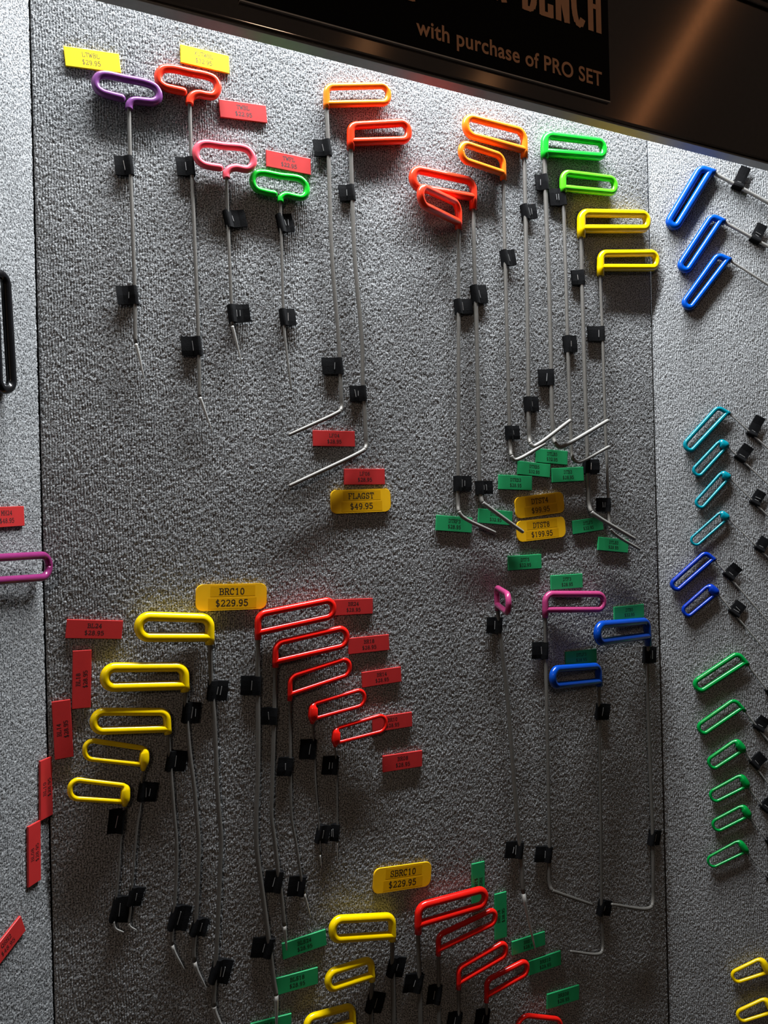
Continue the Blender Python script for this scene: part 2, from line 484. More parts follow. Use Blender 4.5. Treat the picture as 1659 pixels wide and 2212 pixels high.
# ------------------------------------------------------------------ slab-serif stroke lettering for the price tags
def arc(cx, cy, rx, ry, a0, a1, n=8):
    return [(cx + rx * math.cos(math.radians(a0 + (a1 - a0) * i / n)), cy + ry * math.sin(math.radians(a0 + (a1 - a0) * i / n))) for i in range(n + 1)]
G = {
 'A': ([[(0.04, 0), (.33, 1), (.62, 0)], [(.15, .33), (.51, .33)]], [(.04, 0), (.62, 0)]),
 'B': ([[(.12, 0), (.12, 1)], [(.12, 1), (.34, 1)] + arc(.34, .77, .2, .23, 90, -90) + [(.12, .54)], [(.12, .54), (.36, .54)] + arc(.36, .27, .24, .27, 90, -90) + [(.12, 0)]], [(.08, 0), (.08, 1)]),
 'C': ([arc(.34, .5, .28, .5, 50, 310, 14), [(.55, .72), (.55, 1)]], []),
 'D': ([[(.12, 0), (.12, 1)], [(.12, 1), (.3, 1)] + arc(.3, .5, .31, .5, 90, -90, 12) + [(.12, 0)]], [(.08, 0), (.08, 1)]),
 'E': ([[(.12, 0), (.12, 1)], [(.12, 1), (.56, 1), (.56, .8)], [(.12, .52), (.42, .52)], [(.12, 0), (.58, 0), (.58, .2)]], [(.08, 0), (.08, 1)]),
 'F': ([[(.12, 0), (.12, 1)], [(.12, 1), (.58, 1), (.58, .76)], [(.12, .52), (.42, .52)]], [(.12, 0), (.08, 1)]),
 'G': ([arc(.34, .5, .28, .5, 50, 330, 14), [(.56, .0), (.56, .42), (.38, .42)], [(.55, .72), (.55, 1)]], []),
 'H': ([[(.1, 0), (.1, 1)], [(.56, 0), (.56, 1)], [(.1, .52), (.56, .52)]], [(.1, 0), (.1, 1), (.56, 0), (.56, 1)]),
 'K': ([[(.1, 0), (.1, 1)], [(.56, 1), (.1, .42)], [(.24, .6), (.58, 0)]], [(.1, 0), (.1, 1), (.56, 0), (.56, 1)]),
 'N': ([[(.1, 0), (.1, 1), (.56, 0), (.56, 1)]], [(.1, 0), (.1, 1), (.56, 1)]),
 'L': ([[(.14, 0), (.14, 1)], [(.14, 0), (.58, 0), (.58, .3)]], [(.14, 1), (.1, 0)]),
 'M': ([[(.08, 0), (.08, 1), (.34, .3), (.6, 1), (.6, 0)]], [(.08, 0), (.08, 1), (.6, 0), (.6, 1)]),
 'O': ([arc(.33, .5, .28, .5, 0, 360, 18)], []),
 'Q': ([arc(.33, .5, .28, .5, 0, 360, 18), [(.36, .2), (.6, -.1)]], []),
 'R': ([[(.12, 0), (.12, 1)], [(.12, 1), (.36, 1)] + arc(.36, .76, .21, .24, 90, -90) + [(.12, .52)], [(.34, .52), (.58, 0)]], [(.12, 0), (.08, 1), (.6, 0)]),
 'S': ([arc(.32, .75, .22, .25, 40, 270, 10) + arc(.32, .25, .24, .25, 90, -150, 10), [(.51, .74), (.51, 1)], [(.1, 0), (.1, .28)]], []),
 'T': ([[(.33, 0), (.33, 1)], [(.04, .76), (.04, 1), (.62, 1), (.62, .76)]], [(.33, 0)]),
 'W': ([[(.02, 1), (.19, 0), (.35, .8), (.51, 0), (.68, 1)]], [(.02, 1), (.68, 1)]),
 'X': ([[(.08, 0), (.58, 1)], [(.08, 1), (.58, 0)]], [(.08, 0), (.58, 0), (.08, 1), (.58, 1)]),
 '$': ([arc(.32, .73, .21, .22, 40, 270, 10) + arc(.32, .27, .23, .24, 90, -150, 10), [(.32, -.14), (.32, 1.14)]], []),
 '.': ([[(.14, 0), (.14, .1)]], []),
 '0': ([arc(.32, .5, .23, .5, 0, 360, 18)], []),
 '1': ([[(.14, .82), (.34, 1), (.34, 0)]], [(.34, 0)]),
 '2': ([arc(.32, .74, .23, .26, 160, -30, 9) + [(.08, .02), (.58, .02), (.58, .2)]], []),
 '3': ([arc(.3, .76, .22, .24, 150, -90, 9), arc(.3, .26, .25, .26, 90, -150, 9)], []),
 '4': ([[(.44, 0), (.44, 1), (.06, .3), (.62, .3)]], [(.44, 0)]),
 '5': ([[(.54, 1), (.14, 1), (.12, .56)] + arc(.3, .32, .27, .32, 120, -150, 10)], []),
 '6': ([arc(.32, .3, .23, .3, 0, 360, 14), arc(.36, .5, .27, .5, 180, 60, 8)], []),
 '8': ([arc(.32, .76, .19, .24, 0, 360, 14), arc(.32, .27, .24, .27, 0, 360, 14)], []),
 '9': ([arc(.32, .7, .23, .3, 0, 360, 14), arc(.28, .5, .27, .5, 0, -120, 8)], []),
}
ADV = {'.': 0.34, 'W': 0.86, 'M': 0.84}
def stroke_text(body, serif=True, t=0.13, kx=1.0, adv=None):
    """flat polygons in a unit-cap-height frame, returns verts(2D), faces, width"""
    V, Fc, x = [], [], 0.0
    def quad(a, b, th):
        dx, dy = b[0] - a[0], b[1] - a[1]
        l = math.hypot(dx, dy)
        if l < 1e-6: return
        dx, dy = dx / l, dy / l
        e = th * 0.32
        px, py = -dy * th / 2, dx * th / 2
        i = len(V)
        V.extend([(a[0] - dx * e + px, a[1] - dy * e + py), (a[0] - dx * e - px, a[1] - dy * e - py),
                  (b[0] + dx * e - px, b[1] + dy * e - py), (b[0] + dx * e + px, b[1] + dy * e + py)])
        Fc.append((i, i + 1, i + 2, i + 3))
    for ch in body:
        if ch == ' ':
            x += 0.4; continue
        lines, serifs = G[ch]
        for pl in lines:
            for a, b in zip(pl[:-1], pl[1:]):
                th = t if abs(a[1] - b[1]) > abs(a[0] - b[0]) else t * 0.8
                quad((a[0] * kx + x, a[1] * (1 - t) + t / 2), (b[0] * kx + x, b[1] * (1 - t) + t / 2), th)
        if serif:
            for sx_, sy_ in serifs:
                quad((sx_ + x - .12, sy_ * (1 - t) + t / 2), (sx_ + x + .12, sy_ * (1 - t) + t / 2), t * 0.75)
        x += (adv * (1.25 if ch == 'W' else 1)) if adv else ADV.get(ch, 0.76)
    return V, Fc, x - 0.12

# big condensed capitals of the sign
def sign_caps(body, x0, x1, zb, cap):
    V, Fc, wd = stroke_text(body, serif=False, t=0.115, kx=0.38, adv=0.345)
    xs = [x for x, y in V]; k = (x1 - x0) / (max(xs) - min(xs))
    vv = [(x0 + (x - min(xs)) * k, HY0 - 0.0047 - 6e-6 * (i // 4), zb + y * cap) for i, (x, y) in enumerate(V)]
    return child('lettering', mesh('lettering', vv, Fc), 'signtext', sign)
bA = hit(1124, 26, PH); bB = hit(1294.5, 77, PH)
zb = (bA.z + bB.z) / 2
wid = (bB.x - bA.x) / 5
sign_caps('BENCH', bA.x, bB.x, zb, 0.085)
wB = hit(1091, 14, PH)
sign_caps('WORK', wB.x - wid * 4.1, wB.x, zb, 0.085)
eB = hit(893, 10, PH)
sign_caps('FREE', eB.x - wid * 4.0, eB.x, eB.z, 0.085)

# ------------------------------------------------------------------ price tags
TAG_T0, TAG_T1 = 0.0012, 0.0044
def price_tag(quad, lines, kind, label, plane='M', shift=0.0, sans=False):
    P = PLANES[plane]
    q = [hit(x, y, P, TAG_T1) for x, y in quad]         # TL TR BR BL in reading order
    c = (q[0] + q[1] + q[2] + q[3]) / 4
    u = ((q[1] - q[0]) + (q[2] - q[3])) / 2
    v = ((q[0] - q[3]) + (q[1] - q[2])) / 2
    Ln = u.length
    u = u.normalized()
    v = v - u * v.dot(u); Hn = v.length; v = v.normalized()
    nn = P.n
    if u.cross(v).dot(nn) < 0: pass
    base = c - nn * TAG_T1
    grp = {'tag_red': 'red price tags', 'tag_green': 'green price tags', 'tag_orange': 'rounded golden set tags', 'tag_yellow': 'bright yellow price tags'}[kind]
    t = thing('price_tag', base, label, 'price tag', grp)
    # plaque
    rad = Hn * 0.26 if kind == 'tag_orange' else Hn * 0.012
    poly = []
    for (sx_, sy_, a0) in ((1, 1, 0), (-1, 1, 90), (-1, -1, 180), (1, -1, 270)):
        cx, cy = sx_ * (Ln / 2 - rad), sy_ * (Hn / 2 - rad)
        k = 7 if kind == 'tag_orange' else 1
        for i in range(k + 1):
            a = math.radians(a0 + 90 * i / k)
            poly.append((cx + rad * math.cos(a), cy + rad * math.sin(a)))
    bm = bmesh.new()
    lo = [bm.verts.new(u * x + v * y + nn * TAG_T0) for x, y in poly]
    hi = [bm.verts.new(u * x + v * y + nn * TAG_T1) for x, y in poly]
    top = bm.faces.new(hi); bm.faces.new(list(reversed(lo)))
    m = len(poly)
    for i in range(m):
        bm.faces.new((lo[i], lo[(i + 1) % m], hi[(i + 1) % m], hi[i]))
    bmesh.ops.bevel(bm, geom=list(top.edges), offset=0.0006, segments=2, profile=0.5, affect='EDGES')
    bmesh.ops.recalc_face_normals(bm, faces=bm.faces)
    me = bpy.data.meshes.new('plaque'); bm.to_mesh(me); bm.free()
    link('plaque', me, kind, t)
    # velcro pad behind
    pad = box_mesh('backing_pad', u * (-Ln * .38) + v * (-Hn * .34) + nn * 0.0001, u * Ln * .76, v * Hn * .68, nn * 0.0011)
    link('backing_pad', pad, 'velcro', t)
    zt_ = TAG_T1 + (0.00013 if kind == 'tag_orange' else 0.00004)
    if kind == 'tag_orange':
        for (y0, y1, a0, a1) in ((0.03, 0.44, -.30, .33), (-0.44, -0.03, -.33, .35)):
            me = box_mesh('label_tape', u * (Ln * a0) + v * (Hn * y0) + nn * (TAG_T1 - 0.0001), u * Ln * (a1 - a0), v * Hn * (y1 - y0), nn * 0.0002)
            link('label_tape', me, 'tape', t)
    cap = Hn * (0.25 if kind != 'tag_orange' else 0.27)
    for i, s in enumerate(lines):
        if not s: continue
        V, Fc, wd = stroke_text(s, serif=not sans, t=0.10 if sans else 0.14)
        yc = Hn * ((0.19, -0.19)[i] if kind != 'tag_orange' else (0.215, -0.225)[i])
        kx = 0.98 if not sans else 0.9
        vv = [u * ((x - wd / 2) * cap * kx + shift * Ln) + v * (yc + (y - 0.5) * cap) + nn * (zt_ + 1e-6 * (i2 // 4)) for i2, (x, y) in enumerate(V)]
        link('lettering', mesh('lettering', vv, Fc), 'ink', t)
    return t

# ------------------------------------------------------------------ rod tools
def staple_mesh(base, e, wv, nn, half):
    a = base - wv * half; b = base + wv * half
    pts = [a - nn * 0.0008, a + nn * 0.0003, b + nn * 0.0003, b - nn * 0.0008]
    V, Fc = tube(pts, [0.00045] * 4, seg=6, cap0=False, cap1=False)
    return mesh('staple', V, Fc)

def strap(par, P, rodS, spec, rng):
    """hook-and-loop strap folded round the rod, its tab stapled and pressed on the carpet"""
    ax, ay, bx, by, wpx = spec
    A = hit(ax, ay, P, 0.009)
    best = None
    for (p, q), (p2, q2) in zip(rodS[:-1], rodS[1:]):
        sg = p2 - p
        f = max(0, min(1, (A - p).dot(sg) / max(sg.length_squared, 1e-12)))
        c_ = p + sg * f
        if best is None or (c_ - A).length < best[0]: best = ((c_ - A).length, c_, q + (q2 - q) * f)
    c, rr_ = best[1], best[2]
    hgt = (c - P.p0).dot(P.n)
    Bp = hit(bx, by, P, 0.006)
    foot = c - P.n * hgt
    e = (Bp - foot); e -= P.n * e.dot(P.n)
    Ln = max(e.length, 0.012); e.normalize()
    wv = P.n.cross(e).normalized()
    tl = math.radians(rng.uniform(-4, 4))
    wv2 = wv * math.cos(tl) + e * math.sin(tl) * 0.4
    W = px2m(wpx, c) / 2
    th = 0.0014
    R_ = rr_ + th
    ends = rng.uniform(0.005, 0.010)
    top = [(-R_ - 0.0004, 0.0012), (-R_ - 0.0003, hgt)]
    for a in (150, 115, 80, 50):
        top.append((R_ * math.cos(math.radians(a)), hgt + R_ * math.sin(math.radians(a))))
    s1 = min(R_ + 0.004, Ln * 0.6)
    top += [(s1, max(hgt * 0.62, 0.0075)), ((s1 + Ln) / 2, 0.0070), (Ln, ends), (Ln - 0.0003, ends - 0.0028), ((s1 + Ln) / 2, 0.0030), (s1, 0.0012)]
    V = []
    nW = 4
    for j in range(nW + 1):
        f = j / nW * 2 - 1
        bulge = 0.0006 * (1 - f * f) + rng.uniform(-.0002, .0002)
        for (x, z) in top:
            V.append(foot + e * x + wv2 * (W * f) + P.n * (z + bulge * (z > 0.004)))
    m = len(top)
    Fc = []
    for j in range(nW):
        for i in range(m):
            i2 = (i + 1) % m
            Fc.append((j * m + i, j * m + i2, (j + 1) * m + i2, (j + 1) * m + i))
    Fc.append(tuple(range(m - 1, -1, -1))); Fc.append(tuple(nW * m + i for i in range(m)))
    base = Vector(par.location)
    me = mesh('strap', [v - base for v in V], Fc)
    bm = bmesh.new(); bm.from_mesh(me); bmesh.ops.recalc_face_normals(bm, faces=bm.faces); bm.to_mesh(me); bm.free()
    st = link('strap', me, 'velcro', par)
    nst = rng.choice((1, 1, 1, 2))
    for q in range(nst):
        sx_ = s1 + 0.0005 + q * 0.0055 * (1 if Ln > 0.02 else 0.5)
        if sx_ > Ln - 0.002: break
        z = max(hgt * 0.62, 0.0075) if q == 0 else 0.0076
        sm = staple_mesh(foot + e * sx_ + P.n * (z + 0.0006) - base, e, (wv2 + e * rng.uniform(-.15, .15)).normalized(), P.n, rng.uniform(0.3, 0.55) * W)
        link('staple', sm, 'chrome', st)

def rod_tool(col, loop, rod, label, plane='M', r=6.0, rr=4.2, ball=0, tip=None, tipmat='polished', taper=0.35,
             straps=(), loff=17, far=None, open_t=False, group=None, seed=0):
    P = PLANES[plane]
    r *= (1.28 if r >= 5.5 else 1.14) if plane != 'R' else (1.08 if r >= 5.5 else 1.0)
    loff = loff * 0.62
    if far is not None: far = far * 0.62 if far < 50 else far
    rng = random.Random(seed * 13 + int(rod[0][0]))
    # handle
    if open_t:
        pts = [hit(x, y, P, loff / 1000) for x, y in loop]
        base3 = pts[0]
        path = [p for p, _ in catmull(pts, 5)]
        rad = [px2m(r, p) for p in path]
        V, Fc = tube(path, rad, seg=16, cap0=False, cap1=True)
    else:
        far = loff if far is None else far
        (cx, cy), J, Nn, Ft, Fb = loop
        C = hit(cx, cy, P, loff / 1000)
        J3 = hit(*J, P, loff / 1000); N3 = hit(*Nn, P, loff / 1000)
        T3 = hit(*Ft, P, far / 1000); B3 = hit(*Fb, P, far / 1000)
        if plane == 'R':
            ln = (N3 - C).normalized()
            J3 = C + ln * (J3 - C).dot(ln)
        base3 = C
        hN = (N3 - J3).length
        fr = (T3 - B3).length * 0.497
        rP = px2m(r, J3)
        end = J3 + (B3 - J3).normalized() * rP * 0.2
        mid = [J3.lerp(N3, k / 8) for k in range(1, 8)]
        pl = [C, J3] + mid + [N3, T3, B3, end]
        rd = [0, 0] + [0] * 7 + [hN * (0.5 if not ball else 0.34), fr, fr, 0]
        # the near corner needs free length: drop helper points inside its fillet
        keep = [i for i in range(len(pl)) if not ((5 if ball else 4) <= i <= 8)]
        pl = [pl[i] for i in keep]; rd = [rd[i] for i in keep]
        path = fillet(pl, rd, 8)
        # densify straight bars a little
        rad = []
        ax_ = (N3 - J3).normalized(); mid0 = J3.lerp(N3, 0.42)
        seen_far = False
        for p in path:
            q = rP
            if ball:
                d = (p - mid0).dot(ax_) / (hN * 0.56)
                side = ((p - J3) - ax_ * (p - J3).dot(ax_)).length
                if abs(d) < 1 and side < rP * 2.2 and not seen_far:
                    q = rP + (px2m(ball, J3) - rP) * (1 - abs(d) ** 3.4)
                if (p - T3).length < hN: seen_far = True
            rad.append(q)
        if ball:
            rad[0] = max(px2m(rr * 1.5, C), rP * 0.8)
        V, Fc = tube(path, rad, seg=16, cap0=False, cap1=True)
    sh = 0.0
    if plane == 'M': pass
    root = thing('rod_tool', base3 - P.n * (base3 - P.p0).dot(P.n), label, 'tool', group)
    b = Vector(root.location)
    link('handle', mesh('handle', [v - b for v in V], Fc, True), col, root)
    # rod and its working tip
    rp = []
    for i, q in enumerate(rod):
        off = q[2] if len(q) > 2 else (loff if i == 0 else 9)
        rp.append(hit(q[0], q[1], P, off / 1000))
    cm = catmull(rp, 6)
    tip_i = (len(rod) - 2) if tip is None else tip
    body, tp = [], []
    for p, t in cm:
        rm = px2m(rr, p)
        if t <= tip_i + 1e-6: body.append((p, rm))
        if t >= tip_i - 1e-6: tp.append((p, rm))
    tl_ = [0.0]
    for i in range(1, len(tp)): tl_.append(tl_[-1] + (tp[i][0] - tp[i - 1][0]).length)
    tp = [(p, q * (1 - (1 - taper) * (l / max(tl_[-1], 1e-6)) ** 1.3)) for (p, q), l in zip(tp, tl_)]
    p0_, r0_ = body[0]
    body.insert(0, (p0_ - (body[1][0] - p0_).normalized() * 0.004, r0_))
    V, Fc = tube([p for p, _ in body], [q for _, q in body], seg=10, cap0=False, cap1=False)
    link('rod', mesh('rod', [v - b for v in V], Fc, True), 'brightsteel' if plane == 'R' else 'steel', root)
    if len(tp) > 1:
        V, Fc = tube([p for p, _ in tp], [q for _, q in tp], seg=10, cap0=False, cap1=True)
        link('tip', mesh('tip', [v - b for v in V], Fc, True), tipmat, root)
    for s in straps:
        if len(s) == 5 and isinstance(s[4], str):
            x0, y0, x1, y1, side = s
            cy_ = (y0 + y1) / 2
            bx = x0 if side == 'R' else x1
            # rod x at that height
            rx = x1 - 5 if side == 'R' else x0 + 5
            for a_, c_ in zip(rod[:-1], rod[1:]):
                if a_[1] <= cy_ <= c_[1]:
                    rx = a_[0] + (c_[0] - a_[0]) * (cy_ - a_[1]) / (c_[1] - a_[1])
            strap(root, P, [(p, q) for p, q in body], (rx, cy_, bx, cy_, y1 - y0), rng)
        else:
            strap(root, P, [(p, q) for p, q in body], s, rng)
    return root

# ------------------------------------------------------------------ the tools on the middle panel
G_T = 'open T-handle rods at the upper left'
G_F = 'flag rods with loop handles, upper middle'
G_D = 'long door rods of the upper right cluster'
G_L = 'door rods of the lower right'
G_Y = 'yellow looped rods fanned at the lower left'
G_R = 'red looped rods fanned at the lower middle'
G_BY = 'yellow looped rods at the bottom'
G_BR = 'red looped rods at the bottom'
rod_tool('purple', [(278, 236), (279, 227), (284, 220), (293, 217.5), (310, 219), (330, 220), (341, 213), (342, 201), (335, 189), (317, 180), (270, 170), (225, 161.5), (212, 165), (205.5, 176), (208, 189), (219, 199), (240, 206), (262, 211.5)],
         [(278, 236), (281, 360), (287.7, 540), (291, 641), (293, 742.5), (297, 757), (311.4, 819)],
         'steel rod with a purple open T-shaped handle at the upper left', open_t=True, r=6.7, rr=4.2, tip=4, taper=0.3,
         straps=[(247, 336, 287, 377, 'R'), (250.6, 617, 294, 657, 'R')], group=G_T)
rod_tool('vermilion', [(408.8, 225.5), (409.5, 216), (417, 206), (429, 203), (445, 206), (459, 206.5), (468, 196), (469, 184), (462.5, 172), (450, 165), (410, 156.5), (368, 148), (351, 150), (341.6, 162), (344, 178), (355, 187.5), (375, 193), (395, 197.5)],
         [(409, 225.5), (413, 350), (420.7, 540), (426.5, 684.7), (430, 800), (431.5, 858), (436, 871), (457.5, 930.6)],
         'long steel rod with an orange-red open T-shaped handle under the yellow tag', open_t=True, r=6.8, rr=4.2, tip=5, taper=0.3,
         straps=[(380, 339, 422, 378, 'R'), (391, 726, 434, 767, 'R')], group=G_T)
rod_tool('pink', [(488.5, 385), (488, 375), (496, 365), (510, 362), (525, 365), (535, 365), (545, 356), (546, 342), (537, 326), (523, 319), (482, 315), (442, 310), (428.7, 315), (422.6, 329), (427, 345), (439, 355), (456, 359.5), (474, 362)],
         [(488.5, 385), (491.5, 470), (494.5, 540), (499.5, 656), (501.5, 704), (505, 718), (522, 785)],
         'short steel rod with a salmon pink open T-shaped handle', open_t=True, r=6.2, rr=3.7, tip=4, taper=0.3, loff=27,
         straps=[(486, 453, 529, 490, 'L'), (494.5, 657, 538, 695, 'L')], group=G_T)
rod_tool('green', [(605, 436), (606, 428), (616, 421), (633, 424), (651, 426.5), (660.5, 418), (660, 400), (648, 387), (605, 380), (562, 373), (549, 378.5), (544.5, 392), (553.6, 408), (572, 414.5), (592, 418.5)],
         [(605, 436), (606.5, 500), (608, 540), (612, 684.7), (615, 728), (629, 841)],
         'short thin steel rod with a bright green open T-shaped handle', open_t=True, r=5.6, rr=3.2, tip=3, taper=0.7, tipmat='brushed',
         straps=[(599, 461, 632, 500, 'L'), (606, 666, 638, 702, 'L')], group=G_T)
rod_tool('orange', [(704.8, 234), (704.8, 225), (704.8, 187.5), (838, 184.5), (838, 222)],
         [(704.8, 234), (709, 330), (717, 560), (731.4, 740), (736.6, 855.7), (737.4, 878), (734, 887, 13), (725, 893, 14), (625.3, 938.7, 16)],
         'long rod with a light orange loop handle and a tip bent leftwards', r=5.7, rr=4.6, tip=6, taper=0.85, tipmat='steel',
         straps=[(677, 301, 715.6, 336, 'R'), (695.7, 772, 738, 807.5, 'R')], group=G_F)
rod_tool('redorange', [(757, 323), (757, 306.6), (757, 271.5), (881, 264.4), (881, 302.5)],
         [(757, 323), (759.5, 404), (766, 560), (781.6, 740), (783.5, 830.6), (787, 880), (790, 942.5), (790.6, 960), (787, 970, 13), (777, 977, 14), (626.3, 1048.6, 16)],
         'long rod with a red loop handle and the lower of two leftward tips', r=6.7, rr=4.8, tip=8, taper=0.9, tipmat='steel',
         straps=[(732.5, 398.7, 768.6, 432.5, 'R'), (755.5, 832.6, 792, 866, 'R')], group=G_F)
rod_tool('vermilion', [(1021.5, 452), (1021.5, 426), (1021.5, 392), (891, 364), (891, 404)],
         [(1021.5, 452), (1025.3, 605), (1028.5, 690), (1033, 920), (1035, 1031), (1037.5, 1070), (1042, 1085, 13), (1052, 1093, 14), (1128, 1148, 15)],
         'long rod with a large tilted red-orange loop handle behind a smaller one', r=6.8, rr=4.6, tip=6, taper=0.85, tipmat='brushed',
         straps=[(1019.5, 615, 1052, 654, 'L'), (1033, 1038, 1062, 1067, 'L')], loff=18, far=26, group=G_D)
rod_tool('vermilion', [(990, 495.4), (990, 480), (990, 440), (908, 402), (908, 440)],
         [(990, 495.4), (990, 600), (990, 750), (990, 920), (989, 1031), (988.7, 1091), (990.5, 1104, 13), (999, 1116, 14), (1067.7, 1149.7, 15)],
         'leftmost long rod of the upper right cluster, small red-orange loop twisted outwards', r=6.2, rr=4.3, tip=6, taper=0.85, tipmat='brushed',
         straps=[(982.7, 645, 1021, 677, 'L'), (981, 1027, 1018, 1060, 'L')], loff=22, far=70, group=G_D)
rod_tool('orange', [(1132, 341.6), (1131.8, 324), (1131.6, 284), (1005, 251), (1005, 289)],
         [(1132, 341.6), (1134.4, 444.7), (1137, 600), (1140, 751), (1141.7, 920), (1142.8, 945), (1145, 957, 14), (1151, 963.5, 16), (1161, 960, 18), (1230.4, 908.6, 27)],
         'long rod with the higher, larger orange loop handle and an upturned tip', r=6.2, rr=4.6, tip=6, taper=0.9, tipmat='brushed',
         straps=[(1126.4, 440.5, 1156.5, 472, 'L'), (1133, 856, 1163.5, 888, 'L')], far=24, group=G_D)
rod_tool('orange', [(1087, 389), (1086, 374), (1085.5, 338), (995.6, 308), (995.6, 344)],
         [(1087, 389), (1088, 460), (1091.8, 600), (1095.7, 751), (1100, 920), (1102, 970), (1104, 984, 14), (1110, 992.5, 15), (1120, 991, 16), (1175.6, 959, 21)],
         'long rod with the lower, smaller orange loop handle', r=5.6, rr=4.2, tip=6, taper=0.9, tipmat='brushed',
         straps=[(1083.7, 539, 1111, 573, 'L'), (1094.8, 919, 1121, 948.7, 'L')], loff=20, far=40, group=G_D)
rod_tool('green', [(1175.7, 341.6), (1175.7, 329), (1175.7, 291.5), (1302.6, 307), (1302.6, 339)],
         [(1175.7, 341.6), (1178.9, 444.7), (1185, 600), (1189, 750.7), (1193, 920), (1195, 945), (1199, 957, 14), (1208, 964.5, 16), (1220, 961.5, 18), (1311.8, 908.6, 27)],
         'long rod with the topmost bright green loop handle', r=6.8, rr=4.8, tip=6, taper=0.9, tipmat='brushed',
         straps=[(1155.4, 377, 1185, 410, 'R'), (1163.5, 797, 1198, 831.5, 'R')], far=22, loff=18, group=G_D)
rod_tool('limegreen', [(1216, 415), (1215.5, 406), (1215, 373), (1327, 386.5), (1327, 416.8)],
         [(1216, 415), (1217.5, 460), (1222, 600), (1226, 750.7), (1232, 920), (1233.4, 955), (1235, 982), (1239, 993, 14), (1248, 997.5, 16), (1260, 994, 17), (1314, 965, 24)],
         'long rod with the smaller lime green loop handle', r=5.8, rr=4.0, tip=7, taper=0.9, tipmat='brushed',
         straps=[(1187, 407, 1223, 443, 'R'), (1221.4, 724, 1245.5, 760, 'L')], far=22, loff=18, group=G_D)
rod_tool('yellow', [(1255, 512), (1255, 494), (1255, 460), (1396.5, 462), (1396.5, 494)],
         [(1255, 512), (1256.5, 600), (1259, 690), (1266, 920), (1268, 970), (1269.6, 1061), (1271.5, 1090), (1277, 1105, 15), (1289, 1115, 18), (1369, 1163, 25)],
         'long rod with the larger yellow loop handle beside the right seam', r=7.2, rr=4.5, tip=7, taper=0.9, tipmat='brushed',
         straps=[(1235, 583, 1264, 614, 'R'), (1263, 991.5, 1294.6, 1021.6, 'L')], far=24, loff=18, group=G_D)
rod_tool('yellow', [(1296.5, 595), (1296.7, 577.6), (1296.7, 547.5), (1416.6, 546), (1416.6, 578)],
         [(1296.5, 595), (1298, 650), (1301, 720.6), (1307, 920), (1309, 970), (1313, 1061), (1315, 1118), (1318, 1142, 13), (1327, 1153, 14), (1381, 1186, 16)],
         'long thin rod with the smaller yellow loop handle beside the right seam', r=6.2, rr=3.4, tip=7, taper=0.9, tipmat='brushed',
         straps=[(1269, 704, 1306, 735.6, 'R'), (1287.7, 1075, 1319, 1104.5, 'R')], far=20, loff=17, group=G_D)
# lower right
rod_tool('mauve', [(1074.5, 1318), (1073.5, 1306), (1072, 1268), (1098, 1284), (1098, 1325)],
         [(1074.5, 1318), (1077, 1340), (1083, 1396), (1095.7, 1507), (1106.7, 1646), (1118, 1784.6), (1126.5, 1867), (1130, 1928.6), (1156, 2052.7)],
         'slanting rod whose pink loop handle points straight out of the panel', r=5.4, rr=4.8, tip=7, taper=0.3,
         straps=[(1051, 1333, 1085, 1367, 'R'), (1091.5, 1818.5, 1128, 1853, 'R')], loff=20, far=118, group=G_L)
rod_tool('mauve', [(1177.5, 1334), (1177.5, 1316.5), (1177.5, 1282.7), (1303, 1282.7), (1303, 1316)],
         [(1177.5, 1334), (1178, 1396), (1180, 1507), (1184, 1701), (1186, 1800), (1186.3, 1867), (1187, 1911), (1192, 1922, 13), (1205, 1928, 14), (1276.8, 1953, 16)],
         'upright rod with a pink loop handle seen flat under a green tag', r=5.5, rr=4.2, tip=7, taper=0.8, tipmat='steel',
         straps=[(1148, 1386.7, 1184.4, 1422.7, 'R'), (1157, 1829, 1191, 1862, 'R')], loff=20, far=34, group=G_L)
rod_tool('navy', [(1400, 1393.6), (1398.5, 1373), (1396.5, 1341), (1290, 1349.5), (1290, 1387)],
         [(1400, 1393.6), (1398.5, 1430), (1399, 1507), (1403.4, 1646), (1409, 1800), (1410, 1900), (1409.7, 1940), (1407, 1956.6, 13), (1396, 1962.5, 14), (1322, 1953, 16)],
         'rod with the larger blue loop handle beside the right seam, tip bent left', r=6.3, rr=4.0, tip=7, taper=0.8, tipmat='steel',
         straps=[(1394, 1396, 1416, 1431, 'L'), (1401, 1794, 1427, 1825.5, 'L')], loff=22, far=60, group=G_L)
rod_tool('navy', [(1294.5, 1481), (1293, 1471), (1291.7, 1438), (1193.5, 1445), (1193.5, 1481)],
         [(1294.5, 1481), (1294, 1507), (1295, 1618), (1297.5, 1800), (1298.8, 1955), (1301, 2042), (1299, 2056, 13), (1289, 2060.7, 14), (1233, 2054.4, 16)],
         'rod with the smaller blue loop handle, its tip a flat foot at the bottom', r=5.9, rr=3.4, tip=6, taper=0.8, tipmat='steel',
         straps=[(1288, 1520, 1316, 1554, 'L'), (1292, 1946, 1319, 1977.5, 'L')], loff=22, far=55, group=G_L)
